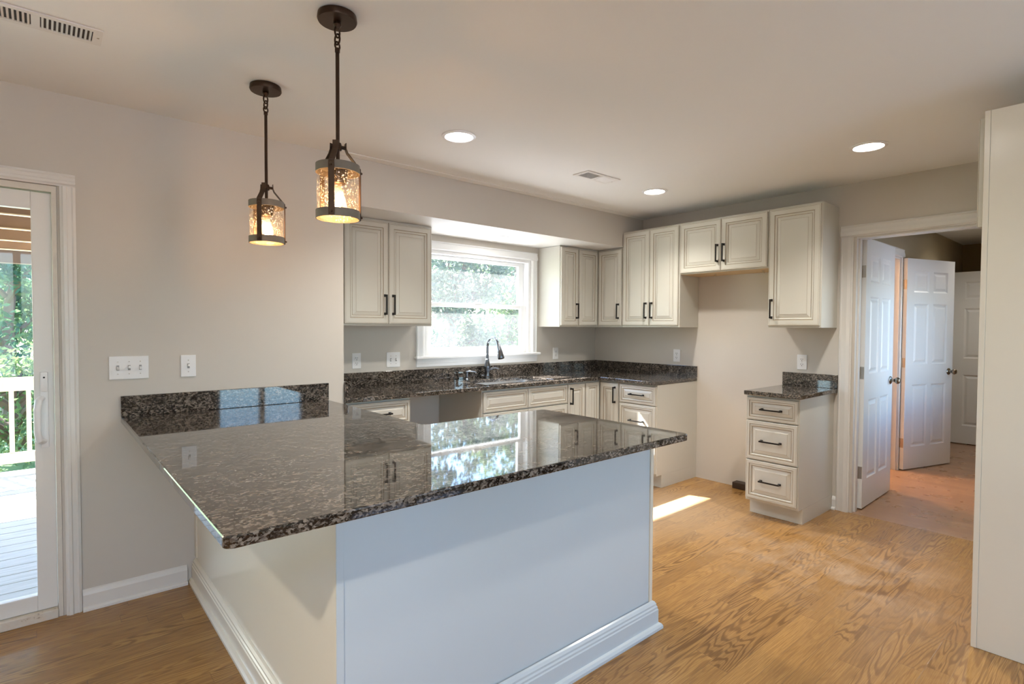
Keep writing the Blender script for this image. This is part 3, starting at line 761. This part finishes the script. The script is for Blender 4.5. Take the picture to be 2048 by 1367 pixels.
# ------------------------------------------------------------------ sink, faucet, soap pump
def sink():
    s = thing('sink', 'stainless undermount sink below the window', 'sink', ((SX0+SX1)/2, (SY0+SY1)/2, 0))
    hx, hy = (SX1-SX0)/2+.006, (SY1-SY0)/2+.006
    bm = bmesh.new(); prev = None
    def ring(a, c, z, r=.05, n=6):
        pts = []
        for cx, cy, st in ((a-r, c-r, 0), (-a+r, c-r, 90), (-a+r, -c+r, 180), (a-r, -c+r, 270)):
            for k in range(n+1):
                t = R(st+90*k/n); pts.append(bm.verts.new((cx+r*math.cos(t), cy+r*math.sin(t), z)))
        return pts
    for a, cc, z in ((hx+.015, hy+.010, ZT0-.0007), (hx, hy, ZT0-.0007), (hx-.004, hy-.004, ZT0-.02), (hx-.012, hy-.012, .725), (hx-.03, hy-.03, .705), (.06, .055, .700)):
        rg = ring(a, cc, z, min(.05, cc*.7))
        if prev:
            for k in range(len(rg)): bm.faces.new([prev[k], prev[(k+1) % len(rg)], rg[(k+1) % len(rg)], rg[k]]).smooth = True
        prev = rg
    bm.faces.new(prev)
    mb = MB(); mb.bm.free(); mb.bm = bm; mb.build('basin', 'steel', s)
    MB().lathe([(0, .7005), (.045, .7005), (.045, .703), (.03, .702), (0, .702)], n=24, cap=(False, False)).build('drain', 'chrome', s)
sink()
def faucet():
    f = thing('faucet', 'tall dark steel gooseneck faucet behind the sink', 'faucet', (1.553, .520, CT+.0005))
    MB().lathe([(.0, 0), (.030, 0), (.030, .006), (.027, .012), (.025, .03), (.024, .075), (.030, .095), (.028, .11), (.017, .145), (.014, .16), (.016, .166), (.0125, .17), (0, .17)], n=28, cap=(False, False)).build('body', 'chrome', f)
    pts = [(0, 0, .165), (0, 0, .26)]; r = .075
    for k in range(0, 13):
        t = R(180-15*k); pts.append((0, -r-r*math.cos(t), .285+r*math.sin(t)))
    pts = pts[:-2]
    MB().tube(pts, .0115, 14).build('spout', 'chrome', f)
    p0 = Vector(pts[-1]); p1 = p0+Vector((.004, -.028, -.075)); p2 = p1+Vector((.002, -.016, -.062))
    MB().tube([p0, p0.lerp(p1, .15), p1, p2, p2+Vector((0, -.002, -.006))], [.0125, .015, .021, .029, .027], 18).build('spray_head', 'chrome', f)
    b = MB(); b.tube([(.018, -.006, .075), (.045, -.012, .082)], .011, 12); b.tube([(.045, -.012, .082), (.075, -.022, .090), (.105, -.03, .078)], [.009, .0065, .006], 10); b.build('lever', 'chrome', f)
faucet()
def pump():
    p = thing('soap_dispenser', 'small dark soap pump left of the faucet', 'soap dispenser', (1.325, .515, CT+.0005))
    MB().lathe([(0, 0), (.019, 0), (.019, .004), (.013, .010), (.011, .045), (.013, .05), (.013, .066), (0, .068)], n=20, cap=(False, False)).build('body', 'chrome', p)
    MB().tube([(-.008, .0, .066), (.02, -.012, .072), (.06, -.03, .068), (.075, -.037, .058)], [.007, .0065, .005, .005], 10).build('nozzle', 'chrome', p)
pump()

# ------------------------------------------------------------------ switches and outlets
def plate(name, label, cat, W_, H_, loc, rot, toggles=(), outlet=False, blank=None):
    """plate in local xz plane facing -y, centre at loc"""
    r = thing(name, label, cat, loc, rot)
    b = MB().box(-W_/2, W_/2, -.006, -.0005, -H_/2, H_/2, .0035); b.build('plate', 'plate', r)
    for x, st in toggles:
        b = MB(); b.box(x-.0055, x+.0055, -.0075, -.006, -.0125, .0125, .0006); o = b.build('toggle_slot', 'slotshade', r)
        b = MB(); m = Matrix.Translation((x, -.008, 0)) @ Matrix.Rotation(R(22*st), 4, 'X'); b.box(-.0042, .0042, -.012, .002, -.006, .006, .0015, mtx=m); b.build('toggle', 'plate', r)
        for z in (-.03, .03):
            MB().lathe([(0, 0), (.003, 0), (.0028, .0012), (0, .0015)], n=10, cap=(False, False), mtx=Matrix.Translation((x, -.0062, z)) @ Matrix.Rotation(R(90), 4, 'X')).build('screw', 'nickel', r)
    if outlet:
        for zc in (-.0195, .0195):
            b = MB(); b.lathe([(0, 0), (.0165, 0), (.016, .0016), (0, .0018)], n=24, cap=(False, False), mtx=Matrix.Translation((0, -.006, zc)) @ Matrix.Rotation(R(90), 4, 'X'))
            o = b.build('socket', 'plate', r)
            b = MB()
            for x, h in ((-.0065, .0045), (.0065, .0038)): b.box(x-.0014, x+.0014, -.0088, -.0076, zc+.003-h, zc+.003+h)
            b.lathe([(0, 0), (.0028, 0), (.0028, .0012), (0, .0012)], n=10, cap=(False, False), mtx=Matrix.Translation((0, -.0076, zc-.0085)) @ Matrix.Rotation(R(90), 4, 'X'))
            b.build('slots', 'slot', o)
        MB().lathe([(0, 0), (.003, 0), (.0028, .0012), (0, .0015)], n=10, cap=(False, False), mtx=Matrix.Translation((0, -.0062, 0)) @ Matrix.Rotation(R(90), 4, 'X')).build('screw', 'nickel', r)
    return r
plate('light_switch', 'white three toggle switch plate beside the sliding door', 'light switch', .163, .114, (-1.112, 0, 1.156), 0, ((-.046, 1), (0, -1), (.046, 1)))
plate('light_switch', 'white single toggle switch plate over the peninsula', 'light switch', .070, .114, (-.855, 0, 1.154), 0, ((0, -1),))
plate('light_switch', 'white double toggle switch plate left of the window', 'light switch', .118, .118, (.673, YW, 1.103), 0, ((-.023, 1), (.023, -1)))
G = 'outlets above the worktops'
plate('outlet', 'white duplex outlet left of the double switch plate', 'outlet', .070, .116, (.364, YW, 1.105), 0, outlet=True, )['group'] = G
plate('outlet', 'white duplex outlet right of the window by the corner', 'outlet', .074, .116, (2.492, YW, 1.103), 0, outlet=True)['group'] = G
plate('outlet', 'white duplex outlet above the worktop by the range gap', 'outlet', .072, .116, (XR, -.400, 1.105), R(-90), outlet=True)['group'] = G
plate('outlet', 'white duplex outlet above the small granite top', 'outlet', .072, .116, (XR, -1.520, 1.101), R(-90), outlet=True)['group'] = G
# range receptacle on floor
r = thing('range_outlet', 'dark range power box on the floor in the empty range gap', 'outlet', (3.058, -1.055, 0))
MB().box(-.038, .038, -.055, .055, .0005, .055, .006).build('box', 'box', r)
b = MB()
for y, z in ((-.03, .03), (.0, .036), (.03, .03), (0, .016)): b.box(-.0395, -.0375, y-.008, y+.008, z-.002, z+.002)
b.build('slots', 'slot', r)

# ------------------------------------------------------------------ pendants
def pendant():
    p = thing('pendant_light', '', 'pendant light', (0, 0, ZC))
    MB().lathe([(0, -.0005), (.058, -.0005), (.064, -.004), (.066, -.020), (.063, -.026), (.0, -.027)], n=40, cap=(False, False)).build('canopy', 'bronze', p)
    b = MB(); b.lathe([(.0, -.024), (.012, -.027), (.014, -.036), (.009, -.044), (.006, -.05), (0, -.05)], n=18, cap=(False, False))
    def link_(zc, ang, rz=.018, rx=.011):
        pts = []
        for k in range(16):
            t = 2*math.pi*k/16; u = rx*math.cos(t); pts.append((u*math.cos(ang), u*math.sin(ang), zc+rz*math.sin(t)))
        b.tube(pts, .0032, 8, closed=True)
    link_(-.060, .4); link_(-.084, 1.97); link_(-.106, .4, .013, .011)
    b.build('chain', 'bronze', p)
    b = MB(); b.tube([(0, 0, -.117), (0, 0, -.52)], .0065, 14); b.tube([(0, 0, -.115), (0, 0, -.128)], .0085, 14); b.build('stem', 'bronze', p)
    # hub with spokes
    b = MB(); b.lathe([(0, -.436), (.011, -.436), (.013, -.442), (.013, -.460), (0, -.462)], n=18, cap=(False, False))
    RB = .0735
    az = [R(231), R(351), R(111)]
    for a in az: b.tube([(0, 0, -.449), (.026*math.cos(a), .026*math.sin(a), -.449)], .006, 8)
    b.build('hub', 'bronze', p)
    b = MB(); b.lathe([(0, -.505), (.028, -.505), (.032, -.510), (.032, -.545), (.026, -.575), (.018, -.578), (0, -.578)], n=24, cap=(False, False)); b.build('socket', 'bronze', p)
    b = MB(); b.lathe([(0, -.517), (.070, -.517), (.070, -.520), (0, -.520)], n=40, cap=(False, False)); b.build('top_plate', 'band', p)
    zt, zb = -.512, -.697
    b = MB(); b.lathe([(RB-.003, zt), (RB, zt), (RB, zt-.028), (RB-.003, zt-.028), (RB-.003, zt)], n=48, cap=(False, False)); b.build('band', 'band', p, label='upper grey band')
    b = MB(); b.lathe([(RB-.003, zb+.028), (RB, zb+.028), (RB, zb), (RB-.003, zb), (RB-.003, zb+.028)], n=48, cap=(False, False)); b.build('band', 'band', p, label='lower grey band')
    b = MB(); b.lathe([(RB-.0065, zt-.004), (RB-.0045, zt-.004), (RB-.0045, zb+.004), (RB-.0065, zb+.004)], n=48, cap=(False, False)); b.build('shade', 'seeded', p, label='seeded clear glass cylinder')
    for a in az:
        m = Matrix.Rotation(a, 4, 'Z'); b = MB(); hw = .010; t = .0022
        prof = [(.025, -.434), (.026, -.455), (.031, -.467), (RB+.001, zt-.006), (RB+.0015, zt-.02), (RB+.0015, zb+.001)]
        vi = []
        for q, (r_, z) in enumerate(prof):
            vi.append([b.bm.verts.new(m @ Vector(w_)) for w_ in ((r_, -hw, z), (r_, hw, z), (r_+t, hw, z+(.001 if q < 4 else 0)), (r_+t, -hw, z+(.001 if q < 4 else 0)))])
        for u, w_ in zip(vi, vi[1:]):
            for k in range(4): b.bm.faces.new([u[k], u[(k+1) % 4], w_[(k+1) % 4], w_[k]])
        b.bm.faces.new(vi[0]); b.bm.faces.new(vi[-1])
        for z in (zt-.017, zb+.013):
            b.lathe([(0, 0), (.0045, 0), (.0045, .006), (.003, .008), (0, .008)], n=12, cap=(False, False), mtx=m @ Matrix.Translation((RB+.003, 0, z)) @ Matrix.Rotation(R(90), 4, 'Y'))
        b.build('strap', 'strap', p)
    bl = MB().lathe([(.0, -.578), (.013, -.579), (.014, -.592), (.020, -.612), (.028, -.640), (.029, -.655), (.022, -.676), (.008, -.688), (0, -.689)], n=24, cap=(False, False)).build('bulb', 'bulbglass', p)
    MB().lathe([(0, -.606), (.005, -.609), (.0085, -.630), (.0095, -.650), (.007, -.666), (0, -.670)], n=14, cap=(False, False)).build('filament', 'filament', bl)
    return p
PD = pendant(); PD.location = (-.655, -1.460, ZC); PD['label'] = 'bronze lantern pendant nearer the open end of the room, over the front of the peninsula'; PD['group'] = 'lantern pendants'
P2 = copy_tree(PD); P2.location = (-.668, -.712, ZC); P2['label'] = 'bronze lantern pendant closer to the wall with the switch plates'; P2['group'] = 'lantern pendants'

# ------------------------------------------------------------------ recessed lights, vents
def downlight(name, x, y, z, label, r=.075, lens='led', beam=1.0, wide=128):
    d = thing(name, label, 'recessed light', (x, y, z), group='recessed ceiling lights')
    MB().lathe([(r, -.0005), (r+.022, -.0005), (r+.02, -.005), (r+.004, -.009), (r, -.004), (r, -.0005)], n=40, cap=(False, False)).build('ring', 'plate', d)
    MB().lathe([(0, -.004), (r-.0005, -.003), (r-.0005, -.0008), (0, -.0008)], n=40, cap=(False, False)).build('lens', lens, d)
    sp = bpy.data.lights.new('beam', 'SPOT'); sp.energy = beam*BEAM; sp.color = (1, .955, .88) if lens == 'led' else (1, .92, .80)
    sp.spot_size = R(wide); sp.spot_blend = 1.0; sp.shadow_soft_size = .05
    o = bpy.data.objects.new('beam', sp); COL.objects.link(o); o.parent = d; o.location = (0, 0, -.015)
downlight('recessed_light', .349, -.753, ZC, 'recessed light nearest the pendants in the ceiling', .075, 'led', 1.35)
downlight('recessed_light', 2.245, -2.200, ZC, 'recessed light near the tall cabinet and hall opening', .075, 'led', 1.15)
downlight('recessed_light', 2.212, -.748, ZC, 'recessed light beside the ceiling vent near the tall cabinets')
downlight('recessed_light', -2.370, -3.140, ZC, 'recessed light over the dining end behind the viewpoint', .085, 'led_bright', 3.0, 160)
downlight('recessed_light', .430, -2.680, ZC, 'recessed light above the walkway in front of the tall cabinet', .075, 'led', .45, 150)
downlight('recessed_light', 5.900, -2.300, ZC, 'recessed light added out of view in the hall ceiling', .075, 'led', .42, 150)  # hidden lamp added to brighten the hall
downlight('recessed_light', 1.531, .336, ZS, 'recessed light in the header underside above the window', .06, 'led', .5)
def register(name, label, cx, cy, L, Wd, n, cols):
    v = thing(name, label, 'vent', (cx, cy, ZC))
    b = MB(); t = .006; e = .022
    b.box(-L/2, L/2, -Wd/2, -Wd/2+e, -t, -.0005, .001); b.box(-L/2, L/2, Wd/2-e, Wd/2, -t, -.0005, .001)
    b.box(-L/2, -L/2+.028, -Wd/2+e, Wd/2-e, -t, -.0005); b.box(L/2-.028, L/2, -Wd/2+e, Wd/2-e, -t, -.0005); b.box(-.012, .012, -Wd/2+e, Wd/2-e, -t, -.0005)
    b.build('frame', 'vent', v)
    MB().box(-L/2+.028, L/2-.028, -Wd/2+e, Wd/2-e, -.0018, -.0004).build('backing', 'ductgrey' if cols else 'duct', v)
    for sgn in (-1, 1):
        x0, x1 = (.012, L/2-.028) if sgn > 0 else (-L/2+.028, -.012)
        for k in range(n):
            x = x0+(x1-x0)*(k+.5)/n
            m = Matrix.Translation((x, 0, -.0045)) @ Matrix.Rotation(R(35*sgn), 4, 'Y')
            MB().box(-.0035, .0035, -Wd/2+e, Wd/2-e, -.0007, .0007, mtx=m).build('louver', 'vent', v)
    for x in (-L/2+.012, L/2-.012): MB().lathe([(0, -t-.0015), (.004, -t-.001), (.004, -t), (0, -t)], n=10, cap=(False, False)).build('screw', 'nickel', v, (x, 0, 0))
register('ceiling_vent', 'long beige ceiling vent in the corner above the sliding door', -1.440, -.735, .374, .135, 11, False)
register('ceiling_vent', 'white ceiling vent between recessed lights in front of the header', 1.568, -.715, .352, .140, 12, True)

# ------------------------------------------------------------------ outside: deck, railing, roof of the deck, lawn, trees
b = MB(); y = WT+.03
rnd = random.Random(3)
while y < 3.86:
    b.box(-4.6, -.15, y, y+.135, -.085, -.05, .003); y += .142
tag(b.build('deck', 'deck'), 'pale wooden deck outside the sliding door', 'deck', kind='structure')
def railing():
    r = thing('deck_railing', 'new pine railing at the far edge of the deck', 'railing', (0, 3.72, -.05))
    MB().box(-4.6, -.2, -.04, .04, .79, .915, .004).build('top_rail', 'pine', r)
    MB().box(-4.6, -.2, -.02, .02, .10, .20, .004).build('bottom_rail', 'pine', r)
    x = -1.667-.123*4
    while x < -1.0:
        MB().box(x-.018, x+.018, -.018, .018, .2, .79, .002).build('baluster', 'pine', r); x += .123
railing()
d = thing('porch_roof', 'brown wooden joists under the upper deck outside the sliding door', 'roof', (0, 0, 0))
for yy in (.35, .80, 1.28, 1.96, 2.70, 3.42):
    MB().box(-4.6, -.12, yy, yy+.04, 2.05, 2.25, .003).build('joist', 'joist', d)
    MB().box(-4.6, -.12, yy-.004, yy+.044, 2.043, 2.0498).build('edge_strip', 'pine', d)
MB().box(-4.6, -.12, 3.80, 3.90, 1.955, 2.25, .004).build('beam', 'bark', d, label='dark outer beam')
MB().box(-4.6, -.12, .2, 4.0, 2.2505, 2.28).build('decking', 'joist', d)
b = MB().box(-.3, 3.6, YW+.15, 1.15, 2.344, 2.5); tag(b.build('roof_eave', 'siding'), 'roof eave outside above the kitchen window', 'roof', kind='structure')
b = MB().box(-60, 60, YW+.3, 70, -.62, -.6); tag(b.build('lawn', 'grass'), 'green lawn beyond the deck and window', 'lawn', kind='structure')
b = MB().box(-.1, 14, YW+.31, 6.9, -.599, -.59); tag(b.build('bounce_strip', 'bounce'), 'pale gravel strip added unseen outside the kitchen window', 'ground_strip', kind='structure')  # unseen pale surface added to throw sunlight up at the header underside
b = MB().box(-60, 60, -60, -4.75, -.42, -.4); tag(b.build('reflector', 'concrete'), 'pale concrete patio added unseen outside the back wall windows', 'reflector', kind='structure')  # unseen paving put in to throw daylight up onto the ceiling

def tree(name, label, loc, h, spread, nleaf, size, leaf, seed, low=.12, group='trees behind the house'):
    rn = random.Random(seed)
    t = thing(name, label, 'tree', loc, 0, group)
    b = MB()
    tr = [(rn.uniform(-.1, .1)*k, rn.uniform(-.1, .1)*k, h*.8*k/5) for k in range(6)]
    b.tube(tr, [.16*h/7*(1-.15*k) for k in range(6)], 8)
    tips = []
    for k in range(16):
        a = rn.uniform(0, 6.28); z = h*rn.uniform(max(low, .08), .8); L = spread*rn.uniform(.5, .95)*(1-abs(z/h-.45)*.8)
        e = Vector((math.cos(a)*L, math.sin(a)*L, z+L*.35)); st = Vector((0, 0, z*.8))
        b.tube([st, st.lerp(e, .5)+Vector((0, 0, .1)), e], [.05, .035, .012], 5); tips += [e, st.lerp(e, .6)]
    b.build('trunk', 'bark', t)
    clusters = []
    for k in range(46):
        a = rn.uniform(0, 6.28); z = h*rn.uniform(low, 1); q = (z/h-low)/(1-low)
        rr = spread*math.sqrt(rn.random())*(1.0 if q < .5 else 1-.75*(q-.5)*2)
        clusters.append((Vector((rr*math.cos(a), rr*math.sin(a), z)), rn.uniform(.35, .8)*spread*.42))
    for e in tips: clusters.append((e, .3*spread))
    bm = bmesh.new()
    for k in range(nleaf):
        c_, r_ = clusters[rn.randrange(len(clusters))]
        v = Vector((rn.gauss(0, 1), rn.gauss(0, 1), rn.gauss(0, .8))); v = c_+v*(r_*.55)
        if v.z < .05: continue
        n = Vector((rn.gauss(0, 1), rn.gauss(0, 1), rn.gauss(.4, 1))).normalized(); u = n.orthogonal().normalized(); w_ = n.cross(u)
        ang = rn.uniform(0, 6.28); u, w_ = u*math.cos(ang)+w_*math.sin(ang), w_*math.cos(ang)-u*math.sin(ang)
        s = size*rn.uniform(.6, 1.3)
        bm.faces.new([bm.verts.new(v+p) for p in (-u*s, -u*s*.2+w_*s*.45+n*s*.12, u*s, -u*s*.2-w_*s*.45+n*s*.12)])
    mb = MB(); mb.bm.free(); mb.bm = bm
    me = bpy.data.meshes.new('foliage'); bm.to_mesh(me); bm.free(); me.materials.append(M[leaf]); o = link('foliage', me, t)
    o['kind'] = 'stuff'
    return t
tree('tree', 'leafy blue green tree beyond the deck railing', (-1.95, 11.2, -.6), 6.0, 1.7, 11000, .075, 'leafA', 1)
tree('tree', 'sunlit yellow green tree farther beyond the deck', (-1.3, 17.2, -.6), 8.0, 2.6, 6500, .16, 'leafB', 2)
tree('shrub', 'low green shrub at the lawn edge behind the railing', (-1.75, 7.3, -.6), 1.5, .9, 3200, .05, 'leafB', 3, .02, 'shrubs behind the house')
tree('tree', 'bushy green tree filling the right half of the kitchen window', (6.6, 8.4, -.6), 5.6, 1.35, 8500, .075, 'leafC', 4)
tree('tree', 'pale bright tree in the left half of the kitchen window', (4.3, 10.2, -.6), 6.4, 1.45, 7500, .08, 'leafC', 5)
tree('tree', 'darker green tree farther behind the kitchen window', (7.4, 15.6, -.6), 8.2, 2.5, 7000, .15, 'leafA', 6)
tree('tree', 'tall tree between the others behind the kitchen window', (11.6, 11.9, -.6), 7.0, 2.1, 6500, .13, 'leafB', 8)
tree('shrub', 'pale shrub low outside the kitchen window', (4.4, 6.4, -.6), 1.9, .9, 3000, .07, 'leafC', 9, .02, 'shrubs behind the house')

# ------------------------------------------------------------------ warm ceiling lamp of the side room
ld = bpy.data.lights.new('side_room_lamp', 'POINT'); ld.energy = 45; ld.color = (1, .62, .38); ld.shadow_soft_size = .12
lo = bpy.data.objects.new('side_room_lamp', ld); COL.objects.link(lo); lo.location = (4.55, -.75, 2.3)
